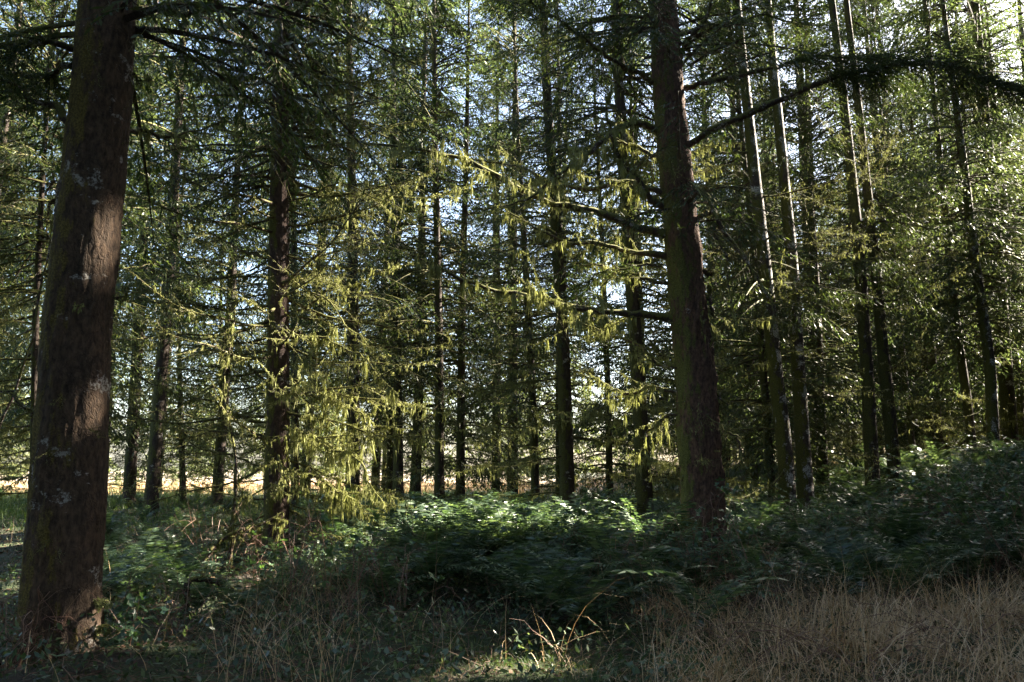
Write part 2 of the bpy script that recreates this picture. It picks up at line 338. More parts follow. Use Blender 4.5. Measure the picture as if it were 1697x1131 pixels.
# branches that carry no needles any more, draped in moss
def mossy(path, r0, rg, moss=1.0, ntw=14, twl=.45, hang=.12, rtip=.15, S=6, fo=False):
    """path (K,3) -> wood geometry, moss geometry"""
    gw, gm = Geo(), Geo(); K = len(path)
    seg = np.linalg.norm(path[-1]-path[0]); t = np.linspace(0, 1, K)
    R = r0*(1-(1-rtip)*t**.8)*(1+.12*rg.normal(size=K)); v, f = tubes(path[None], R[None], S); gw.add(v, f)
    T = nrm(np.gradient(path, axis=0)); up = np.array([0, 0, 1.])
    allp = [(path, R)]
    if ntw:
        i = rg.uniform(.12, .97, ntw); i.sort(); fi = i*(K-1); a = np.floor(fi).astype(int); fr = (fi-a)[:, None]
        b = path[a]*(1-fr)+path[np.minimum(a+1, K-1)]*fr; tg = T[a]
        side = nrm(np.cross(tg, up))*rg.choice([-1, 1], ntw)[:, None]
        D = nrm(tg*rg.uniform(.5, 1.1, (ntw, 1))+side*rg.uniform(.2, 1, (ntw, 1))+up*rg.uniform(-.6, .45, (ntw, 1)))
        ln = twl*rg.uniform(.4, 1.5, ntw)*(1.15-i); ss = np.linspace(0, 1, 6)
        bend = rg.normal(0, .25, (ntw, 3))
        P = b[:, None]+D[:, None]*(ln[:, None]*ss)[..., None]+bend[:, None]*(ln[:, None]*ss**2)[..., None]+rg.normal(0, .012, (ntw, 6, 3))*ss[None, :, None]
        rr = np.minimum(r0*.35, .009)*(1-.75*ss)[None]*rg.uniform(.6, 1.2, (ntw, 1)); v, f = tubes(P, rr, 4); gw.add(v, f)
        for k in range(ntw): allp.append((P[k], rr[k]))
        # second order
        n2 = ntw*3; kk = rg.integers(0, ntw, n2); j = rg.integers(1, 6, n2); b2 = P[kk, j]
        D2 = nrm(D[kk]+rg.normal(0, .6, (n2, 3))); l2 = ln[kk]*rg.uniform(.2, .55, n2); s3 = np.linspace(0, 1, 4)
        P2 = b2[:, None]+D2[:, None]*(l2[:, None]*s3)[..., None]+rg.normal(0, .008, (n2, 4, 3))
        v, f = tubes(P2, np.array([.0035, .003, .002, .001]), 3); gw.add(v, f)
        for k in range(0, n2, 2): allp.append((P2[k], np.full(4, .003)))
    if moss > 0:
        for n, (pp, rr) in enumerate(allp):
            sl = np.linalg.norm(np.diff(pp, axis=0), axis=1).sum()
            cnt = int(sl*(300 if n == 0 else 150)*moss*rg.uniform(.3, 1.5))+2; sp = .10*rg.uniform(.7, 1.4); q = rg.random(cnt)*sl/sp
            cid = q.astype(int); off = (q-cid-.5)*2; Hc = hang*(.15+2.4*rg.random(cid.max()+1)**2.5)
            short = rg.random(cnt) < .4
            u = np.where(short, q, cid+.5+off*.22)*sp/max(sl, 1e-6); u = np.clip(u, 0, .999)*(len(pp)-1.001); a = u.astype(int); fr = (u-a)[:, None]
            p = pp[a]*(1-fr)+pp[a+1]*fr
            D = -up+rg.normal(0, .12, (cnt, 3)); D[short] = rg.normal(0, 1, (short.sum(), 3))
            ln = np.where(short, rg.uniform(.012, .03, cnt), Hc[cid]*(1.05-np.abs(off))*rg.uniform(.7, 1.2, cnt)+.01)
            v, f = leaflets(p+rg.normal(0, 1, p.shape)*.006, D, ln, np.where(short, .009, rg.uniform(.006, .015, cnt)), rg.normal(size=(cnt, 3)), .35); gm.add(v, f)
    return gw, gm

def synth(L, rg, sag=.12, rise=.1, n=14):
    t = np.linspace(0, 1, n); w1, w2 = rg.uniform(0, 6, 2)
    y = .05*L*np.sin(t*3+w1)*t+.02*L*np.sin(t*9+w2)*t
    z = L*(rise*t-sag*4*t*(1-t)*.5+rg.uniform(-.1, .14)*t*t)+.012*L*np.sin(t*11+w2)
    return np.stack([L*t, y, z], 1)
rb = np.random.default_rng(77)
PRO_light, PRO_heavy, PRO_bare = [], [], []
for k in range(7):
    w_, m_ = mossy(synth(2.4, rb, rb.uniform(.02, .2), rb.uniform(-.12, .25)), .026, rb, .6, 17, .5, .05); PRO_light.append((gmesh('branch', w_, M_twig), gmesh('moss', m_, M_moss, False)))
for k in range(7):
    w_, m_ = mossy(synth(2.6, rb, rb.uniform(.0, .12), rb.uniform(-.25, .05)), .024, rb, 1.7, 19, .6, .10); PRO_heavy.append((gmesh('branch', w_, M_twig), gmesh('moss', m_, M_moss, False)))
for k in range(6):
    w_, m_ = mossy(synth(2.2, rb, rb.uniform(.0, .12), rb.uniform(-.15, .15)), .018, rb, .25, 20, .6, .05); PRO_bare.append((gmesh('branch', w_, M_twig), gmesh('moss', m_, M_moss, False)))
def put_branch(root, base, az, pro, scale, tilt=0., moss=True):
    w_, m_ = pro; o = obj('branch', w_, root, base); o.rotation_euler = (0, -tilt, az); o.scale = (scale,)*3
    if moss: obj('moss', m_, o)
    return o

# ------------------------------------------------------------------ trunks
def trunk_geo(path, radii, S=20, n=80, rough=.05, flare=.6, seed=0):
    P = resample(path, n); z = P[:, 2]; zs = path[:, 2]
    order = np.argsort(zs); R = np.interp(z, zs[order], np.asarray(radii)[order]); z0 = z.min()
    T = np.gradient(P, axis=0); th = np.arange(S)*2*np.pi/S; V = np.zeros((n, S, 3)); sc = seed*13.7
    for i in range(n):
        fl = flare*math.exp(-(z[i]-z0)/.35)
        for j, a in enumerate(th):
            c, s = math.cos(a), math.sin(a)
            q = 1+fl*(1+.5*math.sin(a*4+seed))+rough*mn.noise((c*1.3+sc, s*1.3, z[i]*.8))+rough*.8*mn.noise((c*4+sc, s*4, z[i]*3))+rough*.45*mn.noise((c*12+sc, s*12, z[i]*9))+(rough*.5*mn.noise((c*30+sc, s*30, z[i]*14)) if S >= 64 else 0)+(.035*max(0, mn.noise((c*5+sc, s*5+4, z[i]*2.2))-.25) if S >= 64 else 0)*6*mn.noise((c*45, s*45, z[i]*25))
            V[i, j] = (P[i, 0]+c*R[i]*q, P[i, 1]+s*R[i]*q, P[i, 2])
    idx = np.arange(n*S).reshape(n, S); a = idx[:-1]; b = idx[1:]
    f = np.stack([a, np.roll(a, -1, 1), np.roll(b, -1, 1), b], -1).reshape(-1, 4)
    return V.reshape(-1, 3), f

def px_path(px, d, H, dtop=0.0):
    """world trunk path from photo pixels on the plane y=d, carried down into the ground and up to H"""
    pts = np.array([at(u, v, d) for u, v in px]); pts = pts[np.argsort(pts[:, 2])]
    g = float(gh(pts[0, 0], d))
    lo = pts[0].copy(); sl_ = (pts[1]-pts[0])/(pts[1, 2]-pts[0, 2])
    if lo[2] > g-.15: lo = pts[0]+sl_*(g-.15-pts[0, 2])*.6; lo[2] = g-.15; pts = np.vstack([lo, pts])
    sl_ = (pts[-1]-pts[-3 if len(pts) > 3 else 0]); sl_ /= sl_[2]
    if pts[-1, 2] < H:
        hi = pts[-1]+sl_*(H-pts[-1, 2])*.6; hi[2] = H; pts = np.vstack([pts, (pts[-1]+hi)/2, hi])
    return pts
def radii_for(path, H, wpx, d, zref=1.8, pw=.75):
    r = wpx/F*d/2*.88; z = path[:, 2]; return r*np.clip((H-z)/(H-zref), .02, 1.3)**pw

FINE = [crown(s, 24, zb, 3.1, 285, 18, 16, .12, .026, True, dead=.1) for s, zb in ((1, 5.2), (2, 6.6), (3, 4.6))]
FINE = [(gmesh('crown', l, M_needle, False), gmesh('limbs', w_, M_twig), l, M_needle, w_) for l, w_ in FINE]
COARSE = [crown(s, 25, zb, 3.3, 270, 15, 11, .18, .050, False, dead=.1) for s, zb in ((11, 2.0), (12, 4.2), (13, 6.0), (14, 2.8))]
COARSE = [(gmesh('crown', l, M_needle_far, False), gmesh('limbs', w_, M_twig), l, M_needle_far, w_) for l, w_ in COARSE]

def crown_on(root, base, path, H, ref, rot, scale, drop=0):
    """instance a crown (built for a 24 m tree) leaning with the trunk"""
    top = path[-1]; ax_ = Vector((top[0]-base[0], top[1]-base[1], top[2]-base[2])).normalized()
    q = Vector((0, 0, 1)).rotation_difference(ax_)
    M = Matrix.Translation((0, 0, drop)) @ q.to_matrix().to_4x4() @ Matrix.Rotation(rot, 4, 'Z') @ Matrix.Diagonal((scale, scale, H/24, 1))
    o = lay_crown('crown', root, M, ref[2], ref[0], ref[3])
    lay_crown('limbs', root, M, ref[4], ref[1], M_twig, True, True)
    return o

def px_tree(name, label, px, d, wpx, H=22, bark=None, crownref=None, nbr=14, pro=None, S=16, n=60, group=None, zr=(1.0, 7.0), bscale=(.6, 1.1), rough=.06, cs=1.0, seed=None, drop=0, flare=.5, azr=None, cat='tree', bias=None):
    seed = seed if seed is not None else int(px[0][0]); r = np.random.default_rng(seed)
    path = px_path(px, d, H); rad = radii_for(path, H, wpx, d)
    base = np.array([path[0, 0], d, path[0, 2]+.15]); root = obj(name, None, None, base, label, cat, group)
    loc = path-base; v, f = trunk_geo(loc, rad, S, n, rough, flare, seed % 50)
    obj('trunk', mesh('trunk', v, f, bark or M_bark), root)
    if crownref: crown_on(root, np.zeros(3), loc, H, crownref, r.uniform(0, 6.28), cs, drop)
    pro = pro or PRO_light
    for k in range(nbr):
        z = zr[0]+(zr[1]-zr[0])*(k+r.uniform(0, 1))/max(nbr, 1)
        az = r.uniform(0, 6.28) if azr is None else r.uniform(*azr)
        if bias is not None and r.random() < .6: az = bias+r.normal(0, .6)
        x = np.interp(z, loc[:, 2], loc[:, 0]); rr = np.interp(z, loc[:, 2], rad)
        put_branch(root, (x+math.cos(az)*rr*.7, math.sin(az)*rr*.7, z), az, pro[r.integers(len(pro))], r.uniform(*bscale), r.normal(0, .12))
    return root, loc, rad

# --- three near trees
A, locA, radA = px_tree('spruce_tree', 'massive brown scaly trunk nearest the viewer, sunlit in patches, lichen blotches and moss streaks', [(98, 1095), (108, 900), (118, 700), (133, 500), (155, 300), (180, 0)], 6.8, 124, 25, M_barkA, FINE[0], 0, S=96, n=420, rough=.06, cs=1.0, flare=.34, seed=3)
B, locB, radB = px_tree('spruce_tree', 'mid-sized pinkish trunk draped in sunlit yellow-green moss, many level mossy branches on both sides', [(458, 915), (460, 700), (461, 500), (463, 300), (466, 100)], 13.5, 44, 24, M_barkB, FINE[1], 0, S=40, n=160, flare=.4, seed=9)
Cc, locC, radC = px_tree('spruce_tree', 'thick red-brown trunk with torn burls, long mossy limbs reaching left and a broken hanging limb', [(1168, 930), (1162, 800), (1150, 600), (1130, 400), (1111, 200), (1098, 0)], 12.5, 76, 24, M_barkC, FINE[2], 0, S=64, n=300, rough=.12, flare=.4, seed=21, drop=1.0)

# A: limbs on the near trunk
def px_limb(root, dbase, pts, r0, dd=0., moss=1., ntw=10, twl=.4, hang=.08, foliage=None, rtip=.2, n=18, seed=1):
    rg = np.random.default_rng(seed); k = len(pts)
    P = np.array([at(u, v, dbase+dd*i/(k-1)) for i, (u, v) in enumerate(pts)])-np.array(root.location)
    P = resample(P, n); P[1:] += rg.normal(0, .012, (n-1, 3)); ph = rg.uniform(0, 6, 3); P += (np.linspace(0, 1, n)*np.linspace(0, 1, n)[::-1]*4)[:, None]**.5*.035*np.sin(np.linspace(0, 16, n)[:, None]*np.array([1, 1.3, .8])+ph); w_, m_ = mossy(P, r0, rg, moss, ntw, twl, hang, rtip)
    o = obj('branch', gmesh('branch', w_, M_twig), root)
    if moss > 0: obj('moss', gmesh('moss', m_, M_moss, False), o)
    if foliage:
        t0, nt_, ll = foliage; g = Geo(); tt = rg.uniform(t0, 1.0, nt_); fi = tt*(n-1); a = np.minimum(fi.astype(int), n-2); fr = (fi-a)[:, None]
        b = P[a]*(1-fr)+P[a+1]*fr; tg = nrm(P[a+1]-P[a]); up = np.array([0, 0, 1.]); sd = nrm(np.cross(tg, up))*rg.choice([-1, 1], nt_)[:, None]
        D = nrm(tg*rg.uniform(.3, 1.1, (nt_, 1))+sd*rg.uniform(.3, 1, (nt_, 1))+up*rg.uniform(-.55, .25, (nt_, 1)))
        tl = ll*rg.uniform(.4, 1.2, nt_)*np.sin(np.clip((tt-t0)/(1-t0), .08, .92)*np.pi)**.5
        ss = np.linspace(0, 1, 4); Pt = b[:, None]+D[:, None]*(tl[:, None]*ss)[..., None]-up*(tl[:, None]*.3*ss**2)[..., None]
        gw = Geo(); gw.add(*tubes(Pt, np.array([.006, .004, .003, .002]), 3))
        # side twiglets then needles
        m2 = 9; s2 = (np.arange(m2)+rg.uniform(0, 1, (nt_, m2)))/m2
        b2 = b[:, None]+D[:, None]*(tl[:, None]*s2)[..., None]-up*(tl[:, None]*.3*s2**2)[..., None]
        pr = nrm(np.cross(D, up)); sg = np.where(np.arange(m2) % 2 == 0, 1., -1.)
        D2 = nrm(D[:, None]*.8+pr[:, None]*(sg*rg.uniform(.5, 1, (nt_, m2)))[..., None]-up*rg.uniform(0, .5, (nt_, m2))[..., None]); l2 = (tl[:, None]*.4*(1.1-s2)+.05)
        m3 = 12; s3 = (np.arange(m3)+rg.uniform(0, 1, (nt_, m2, m3)))/m3
        p3 = b2[:, :, None]+D2[:, :, None]*(l2[..., None]*s3)[..., None]-up*(l2[..., None]*.25*s3**2)[..., None]
        D3 = D2[:, :, None]+rg.normal(0, .55, p3.shape); q = p3.size//3
        g.add(*leaflets(p3.reshape(-1, 3), D3.reshape(-1, 3), rg.uniform(.03, .06, q), rg.uniform(.006, .012, q), up+rg.normal(0, .5, (q, 3))))
        obj('foliage', gmesh('foliage', g, M_needle, False), o); obj('twigs', gmesh('twigs', gw, M_twig), o)
    return o
px_limb(A, 6.8, [(205, 28), (250, 20), (302, 18), (370, 24), (443, 22)], .045, 1.0, .5, 8, .4, .05, seed=2)
px_limb(A, 6.8, [(120, 82), (60, 66), (0, 100), (-60, 140)], .035, -.6, .8, 10, .5, .1, foliage=(.15, 26, .7), seed=3)
px_limb(A, 6.8, [(118, 110), (50, 130), (-40, 115)], .03, .6, .8, 9, .4, .1, foliage=(.1, 26, .7), seed=4)
px_limb(A, 6.8, [(116, 205), (80, 170), (30, 145), (-60, 120)], .04, .4, .8, 9, .5, .1, foliage=(.3, 22, .7), seed=5)
px_limb(A, 6.8, [(205, 130), (222, 128), (250, 131)], .02, .1, 1, 3, .15, .05, seed=6, n=8)
px_limb(A, 6.8, [(188, 494), (203, 485), (222, 479)], .018, -.1, 1.2, 4, .15, .05, seed=7, n=8)
px_limb(A, 6.8, [(120, 484), (117, 474), (122, 500), (133, 515)], .02, -.4, 3, 0, .1, .06, seed=8, n=8)
px_limb(A, 6.8, [(150, 1045), (165, 1042), (182, 1052)], .012, -.3, 6, 3, .08, .03, seed=9, n=8)
px_limb(A, 6.8, [(150, 995), (170, 1000), (186, 996)], .012, -.3, 6, 3, .08, .03, seed=10, n=8)
px_limb(A, 6.8, [(90, 700), (60, 680), (20, 650), (-30, 640)], .03, .9, .6, 8, .4, .08, seed=11)
px_limb(A, 6.8, [(200, 215), (260, 225), (340, 215), (420, 190)], .022, 1.6, .8, 12, .5, .08, seed=12)

# B: level mossy limbs, two sets
rB = np.random.default_rng(404)
for k in range(96):
    z = .8+8.8*(k+rB.random())/96; az = rB.uniform(0, 6.28)
    if k % 3 == 0: az = math.pi+rB.normal(0, .45)
    if k % 3 == 1: az = rB.normal(0, .5)-.2
    x = np.interp(z, locB[:, 2], locB[:, 0]); rr = np.interp(z, locB[:, 2], radB)
    heavy = (rB.random() < (.85 if math.cos(az) > .1 and z < 3.2 else .12))
    put_branch(B, (x+math.cos(az)*rr*.7, math.sin(az)*rr*.7, z), az, (PRO_heavy if heavy else PRO_light)[rB.integers(7)], rB.uniform(.75, 1.3)*(1.0 if z > 2 else .75), rB.normal(.0 if z > 2 else -.15, .12))
BL = [([(480, 640), (540, 655), (600, 690), (640, 740)], .03, -1., 3.2, 14, .6, .16), ([(480, 720), (540, 735), (600, 770), (640, 850)], .03, -1.2, 3.6, 16, .6, .2), ([(480, 780), (530, 795), (590, 830), (622, 885)], .028, -1., 3.6, 14, .5, .2),
      ([(480, 560), (545, 560), (610, 600), (662, 660)], .03, -1.3, 2.6, 14, .6, .16), ([(478, 520), (560, 480), (640, 448), (706, 432)], .022, -1., 1.2, 12, .6, .07), ([(478, 335), (560, 305), (640, 330), (700, 380)], .022, -1., 1.2, 12, .7, .07),
      ([(445, 640), (405, 600), (380, 540), (372, 480)], .022, -.8, 1.5, 10, .5, .08), ([(446, 320), (400, 260), (370, 200), (345, 150)], .02, -1, .8, 10, .6, .06), ([(446, 430), (390, 410), (320, 375), (260, 330)], .022, -1.2, .8, 12, .6, .07),
      ([(440, 880), (400, 900), (370, 890), (335, 925)], .03, -1., 3., 8, .4, .12), ([(480, 845), (520, 880), (570, 900), (610, 930)], .03, -1., 3., 8, .4, .12), ([(446, 700), (400, 690), (330, 660), (250, 640), (200, 600)], .028, -.6, 1.4, 14, .6, .08),
      ([(446, 775), (390, 760), (330, 740), (270, 700)], .024, -.5, 1.4, 14, .6, .08), ([(480, 460), (540, 500), (600, 560), (640, 640)], .02, -1.4, 1.4, 12, .6, .09)]
for i, (pts, r0, dd, ms, nt_, tl_, hg) in enumerate(BL): px_limb(B, 13.5, pts, r0, dd, ms, nt_, tl_, hg, seed=200+i, n=24)
# C: the long limbs traced in the photograph
CL = [([(1082, 138), (1034, 108), (993, 83), (943, 50), (883, 0), (840, -40)], .045, -1.4, 1., 14, .6, .10),
      ([(1088, 218), (1054, 202), (1023, 217), (973, 252), (883, 328), (802, 348)], .05, -1.0, 1.3, 14, .6, .12),
      ([(1100, 345), (1059, 307), (1034, 272), (1014, 232), (1006, 171), (1016, 141)], .055, -.8, 2.2, 9, .4, .14),
      ([(1100, 390), (1044, 368), (988, 353), (923, 343), (862, 312), (802, 272), (731, 257), (641, 242), (560, 224)], .06, -1.2, 1.4, 20, .8, .12),
      ([(1104, 424), (1034, 413), (943, 403), (883, 373), (830, 350)], .042, 1.0, 1.2, 12, .6, .10),
      ([(1116, 531), (1014, 516), (913, 501), (842, 489), (782, 469), (731, 443), (680, 425)], .06, -1.0, 1.6, 18, .7, .14),
      ([(1098, 320), (1040, 300), (975, 315), (905, 300), (830, 268), (760, 262)], .045, .8, 1.2, 14, .7, .12),
      ([(1096, 262), (1060, 246), (1008, 230), (950, 212)], .032, .8, 1., 8, .5, .1),
      ([(1104, 470), (1062, 462), (1012, 446), (960, 440)], .035, .6, 1., 9, .5, .1),
      ([(1128, 650), (1090, 640), (1050, 655), (1010, 640), (960, 620)], .035, .8, 1.2, 10, .5, .1),
      ([(1132, 690), (1100, 690), (1075, 720), (1050, 760)], .03, .5, 1.3, 8, .4, .1),
      ([(1128, 610), (1085, 600), (1040, 560), (980, 545), (930, 520)], .03, .7, 1.2, 12, .5, .08),
      ([(1138, 242), (1187, 212), (1278, 174), (1329, 151), (1389, 123), (1450, 108), (1540, 104), (1640, 125), (1730, 165)], .06, -1.6, .5, 8, .4, .05),
      ([(1134, 146), (1203, 133), (1278, 108), (1339, 98), (1389, 96), (1470, 90)], .042, -1.0, .5, 10, .4, .05),
      ([(1122, 100), (1157, 45), (1187, 0), (1210, -50)], .05, -.3, .6, 6, .5, .06),
      ([(1100, 75), (1085, 40), (1060, 10), (1030, -30)], .035, -.3, 1.6, 6, .4, .12),
      ([(1150, 318), (1162, 311), (1175, 330), (1192, 373), (1238, 433), (1263, 469), (1278, 504), (1284, 540)], .05, -.9, .5, 5, .3, .05),
      ([(1172, 307), (1180, 340), (1187, 373), (1208, 469), (1222, 549)], .032, -.9, .9, 4, .25, .05),
      ([(1175, 475), (1178, 500), (1180, 545), (1178, 575)], .035, -.25, 1.5, 2, .1, .05),
      ([(1180, 650), (1197, 655), (1205, 700), (1202, 735)], .03, -.3, .7, 2, .2, .04),
      ([(1195, 705), (1222, 730), (1240, 790), (1252, 830)], .022, -.8, .5, 3, .25, .04),
      ([(1135, 700), (1160, 640), (1168, 560), (1160, 500)], .022, -.45, 1.2, 2, .15, .05),
      ([(1160, 360), (1172, 352), (1180, 360)], .04, -.2, .8, 2, .1, .04),
      ([(1162, 450), (1182, 455), (1180, 448)], .04, -.3, .8, 2, .1, .04),
      ([(1130, 800), (1140, 770), (1165, 720), (1172, 670)], .014, -.5, 0, 2, .2, .04)]
FO = {12: (.42, 300, 1.3), 13: (.5, 130, 1.1), 0: (.4, 40, .8)}
for i, (pts, r0, dd, ms, nt_, tl_, hg) in enumerate(CL):
    px_limb(Cc, 12.5, pts, r0*(1.2 if i in (12, 13, 16, 17) else 1.25), dd, ms*2.0, int(nt_*2), tl_, hg, foliage=FO.get(i), seed=100+i, n=26)
rC = np.random.default_rng(91)
for tr_, lc_, rd_, n_, z1_ in ((Cc, locC, radC, 34, 8.5), (A, locA, radA, 16, 6.0)):
    for k in range(n_):
        z = rC.uniform(.6, z1_); az = rC.uniform(-2.2, .9) if tr_ is A else rC.uniform(0, 6.28); x = np.interp(z, lc_[:, 2], lc_[:, 0]); y = np.interp(z, lc_[:, 2], lc_[:, 1]); rr = np.interp(z, lc_[:, 2], rd_)
        put_branch(tr_, (x+math.cos(az)*rr*.85, y+math.sin(az)*rr*.85, z), az, PRO_bare[rC.integers(6)], rC.uniform(.08, .22) if tr_ is A else rC.uniform(.1, .75)**1.3, rC.normal(0, .3))
# the lit spray behind, and more foliage over the upper frame, on the limbs of C
px_limb(Cc, 12.5, [(1094, 440), (1060, 440), (1020, 445), (985, 460), (960, 470)], .03, .4, .3, 4, .3, .05, foliage=(.25, 46, .75), seed=150)
px_limb(Cc, 12.5, [(1095, 40), (1050, 20), (980, 40), (900, 70), (840, 85)], .04, 1.5, .6, 8, .5, .08, foliage=(.2, 60, 1.0), seed=151)
px_limb(Cc, 12.5, [(1120, 60), (1190, 40), (1260, 25), (1330, 40), (1400, 55)], .04, 1.5, .6, 8, .5, .06, foliage=(.3, 60, 1.0), seed=152)

# --- the further trees one can tell apart
T = [
 ('mossy trunk half hidden behind the sunlit moss, just right of the pinkish trunk', [(585, 760), (585, 500), (583, 300), (578, 60)], 21, 26, M_bark, 'L', 16),
 ('slim grey trunk behind drooping sunlit moss curtains, between two darker trunks', [(660, 760), (658, 600), (656, 400), (652, 200)], 27, 19, M_bark, 'L', 10),
 ('straight dark trunk lit on one edge, first of the close pair over the ferns', [(728, 800), (728, 600), (725, 430), (720, 200)], 26, 17, M_bark, 'L', 12),
 ('straight dark trunk, second of the close pair over the ferns, leaning a little', [(763, 800), (764, 650), (768, 430), (773, 250)], 27, 17, M_bark, 'L', 12),
 ('thin pale-backed trunk standing against the bright field, mid gap of the stand', [(822, 790), (821, 600), (819, 430)], 42, 9, M_bark, 'L', 8),
 ('slim dark trunk leaning left, above the sunlit fern clump', [(887, 795), (880, 600), (870, 430), (857, 200)], 25, 16, M_bark, 'L', 14),
 ('mossy broad trunk directly behind the sunlit ferns with drooping low branches', [(940, 800), (936, 650), (930, 500), (918, 330), (906, 150)], 19, 27, M_bark, 'H', 18),
 ('mossy trunk with many upswept dead branches, close behind the thick red-brown trunk', [(1068, 810), (1062, 700), (1052, 550), (1040, 380), (1026, 150)], 17.5, 29, M_bark, 'H', 22),
 ('thin dark trunk tight behind the white-lichened trunk', [(1277, 780), (1264, 600), (1250, 430), (1222, 150), (1204, 0)], 22, 15, M_bark, 'L', 8),
 ('white-lichened trunk with pale blotched bark and one bright sunlit edge', [(1304, 795), (1300, 740), (1283, 600), (1266, 430), (1241, 200), (1220, 0)], 18, 29, M_barkL, 'L', 8),
 ('mossy trunk right of the white-lichened one, broom of dry grass at its foot', [(1334, 800), (1322, 600), (1312, 430), (1292, 220), (1272, 0)], 18.5, 28, M_barkL, 'L', 10),
 ('short-looking dark trunk set back between two mossy trunks', [(1363, 790), (1356, 600), (1349, 430), (1335, 250)], 24, 21, M_bark, 'L', 12),
 ('tall mossy trunk, first of the pair with crossing dead branches', [(1446, 800), (1436, 600), (1424, 420), (1402, 200), (1378, 0)], 20, 25, M_bark, 'L', 12),
 ('tall mossy trunk with a swollen burl at its foot, second of the crossing pair', [(1482, 775), (1465, 600), (1449, 430), (1425, 200), (1402, 0)], 20.5, 24, M_bark, 'L', 12),
 ('slim trunk in shade, first of three set back behind the burl-footed tree', [(1512, 745), (1500, 640), (1491, 540), (1478, 400)], 32, 13, M_bark, 'L', 8),
 ('slim trunk in shade, middle of three set back behind the burl-footed tree', [(1545, 740), (1537, 640), (1526, 540), (1512, 400)], 34, 13, M_bark, 'L', 8),
 ('slim trunk in shade, last of three set back behind the burl-footed tree', [(1558, 740), (1550, 640), (1543, 560), (1530, 420)], 33, 14, M_bark, 'L', 8),
 ('dark leaning trunk beside the tall straight one at the frame edge', [(1611, 745), (1603, 660), (1587, 560), (1572, 420), (1556, 250)], 25, 17, M_bark, 'L', 8),
 ('tall slender dark trunk lichened near the top, at the edge of the bramble bank', [(1646, 740), (1641, 600), (1614, 420), (1592, 230), (1574, 100), (1562, 0)], 23, 22, M_barkL, 'L', 10),
 ('thin dark trunk above the bramble leaves, last trunk of the row', [(1692, 725), (1688, 600), (1672, 450)], 30, 13, M_bark, 'L', 8),
 ('thin trunk silhouetted against the pale field, framed by level mossy branches', [(303, 805), (300, 700), (297, 580), (294, 400)], 36, 11, M_bark, 'L', 12),
 ('thin twin stem against the pale field, left of the mossy crooked sapling', [(366, 790), (366, 650), (366, 480)], 40, 8, M_bark, 'L', 8),
 ('dark trunk peeping out behind the pinkish trunk on its right side', [(489, 780), (488, 600), (487, 400), (485, 250)], 24, 15, M_bark, 'L', 12),
 ('dim trunk tucked behind the massive brown one at the frame edge', [(56, 800), (57, 650), (60, 500), (70, 300)], 17, 13, M_bark, 'H', 26),
 ('pale-edged thin trunk crossing the canopy gap above the lit needle spray', [(1010, 780), (1006, 600), (998, 400), (985, 150)], 31, 13, M_bark, 'L', 8),
]
for i, (lab, px, d, wp, bk, pr, nb) in enumerate(T):
    near = d < 22
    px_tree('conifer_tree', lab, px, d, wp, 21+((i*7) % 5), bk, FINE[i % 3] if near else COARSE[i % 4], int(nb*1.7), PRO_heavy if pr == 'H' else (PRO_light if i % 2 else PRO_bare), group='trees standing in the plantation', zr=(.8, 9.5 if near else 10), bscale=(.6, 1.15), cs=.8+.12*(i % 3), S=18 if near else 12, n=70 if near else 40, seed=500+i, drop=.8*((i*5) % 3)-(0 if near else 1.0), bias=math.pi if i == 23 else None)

# --- further rows, shared meshes
def stock_tree(k, H=24):
    path = np.array([[0, 0, -.2], [.05, 0, H*.3], [-.05, .05, H*.6], [0, 0, H]]); v, f = trunk_geo(path, np.array([.19, .16, .10, .02]), 12, 40, .07, .3, k)
    return mesh('trunk', v, f, M_bark)
ST = [stock_tree(k) for k in range(4)]
rd = np.random.default_rng(909)
DEADG = []
for k in range(3):
    gw, gm = Geo(), Geo()
    for j in range(52):
        w_, m_ = mossy(synth(rd.uniform(1.2, 2.9), rd, rd.uniform(0, .15), rd.uniform(-.15, .2), 9), .017, rd, .35, 7, .5, .07, S=3)
        a = rd.uniform(0, 6.28); c, s = math.cos(a), math.sin(a); Rm = np.array([[c, s, 0], [-s, c, 0], [0, 0, 1]]); off = np.array([0, 0, .7+9.5*rd.random()**1.2])
        for src, dst in ((w_, gw), (m_, gm)):
            v, f = src.arrays(); dst.add(v@Rm+off, f)
    DEADG.append((gmesh('dead_branches', gw, M_twig), gmesh('moss', gm, M_moss, False)))
placed = [(float(at(t[1][0][0], t[1][0][1], t[2])[0]), t[2]) for t in T]+[(-4, 6.8), (-4, 13.5), (3.2, 12.5)]
def far_tree(x, y, label, group, k, keepout=2.2, moss=True):
    if min((x-a)**2+(y-b)**2 for a, b in placed) < keepout**2: return None
    placed.append((x, y)); s = rd.uniform(1.0, 1.35); z = float(gh(x, y))
    root = obj('conifer_tree', None, None, (x, y, z), label, 'tree', group); root.rotation_euler = (rd.normal(0, .012), rd.normal(0, .012), rd.uniform(0, 6.28)); root.scale = (s, s, s)
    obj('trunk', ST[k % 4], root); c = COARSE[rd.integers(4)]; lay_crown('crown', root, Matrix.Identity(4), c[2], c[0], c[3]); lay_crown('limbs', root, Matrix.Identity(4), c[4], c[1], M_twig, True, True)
    d = DEADG[k % 3]; b = obj('dead_branches', d[0], root)
    if moss: obj('moss', d[1], root)
    return root
ZR = ['behind the white-lichened trunk', 'behind the crossing pair of mossy trunks', 'behind the three slim shaded trunks', 'behind the bramble bank']
ZL = ['around the massive brown trunk', 'before the pale field, between the massive and pinkish trunks', 'behind the sunlit moss curtains', 'behind the sunlit fern clump', 'behind the thick red-brown trunk']
k = 0
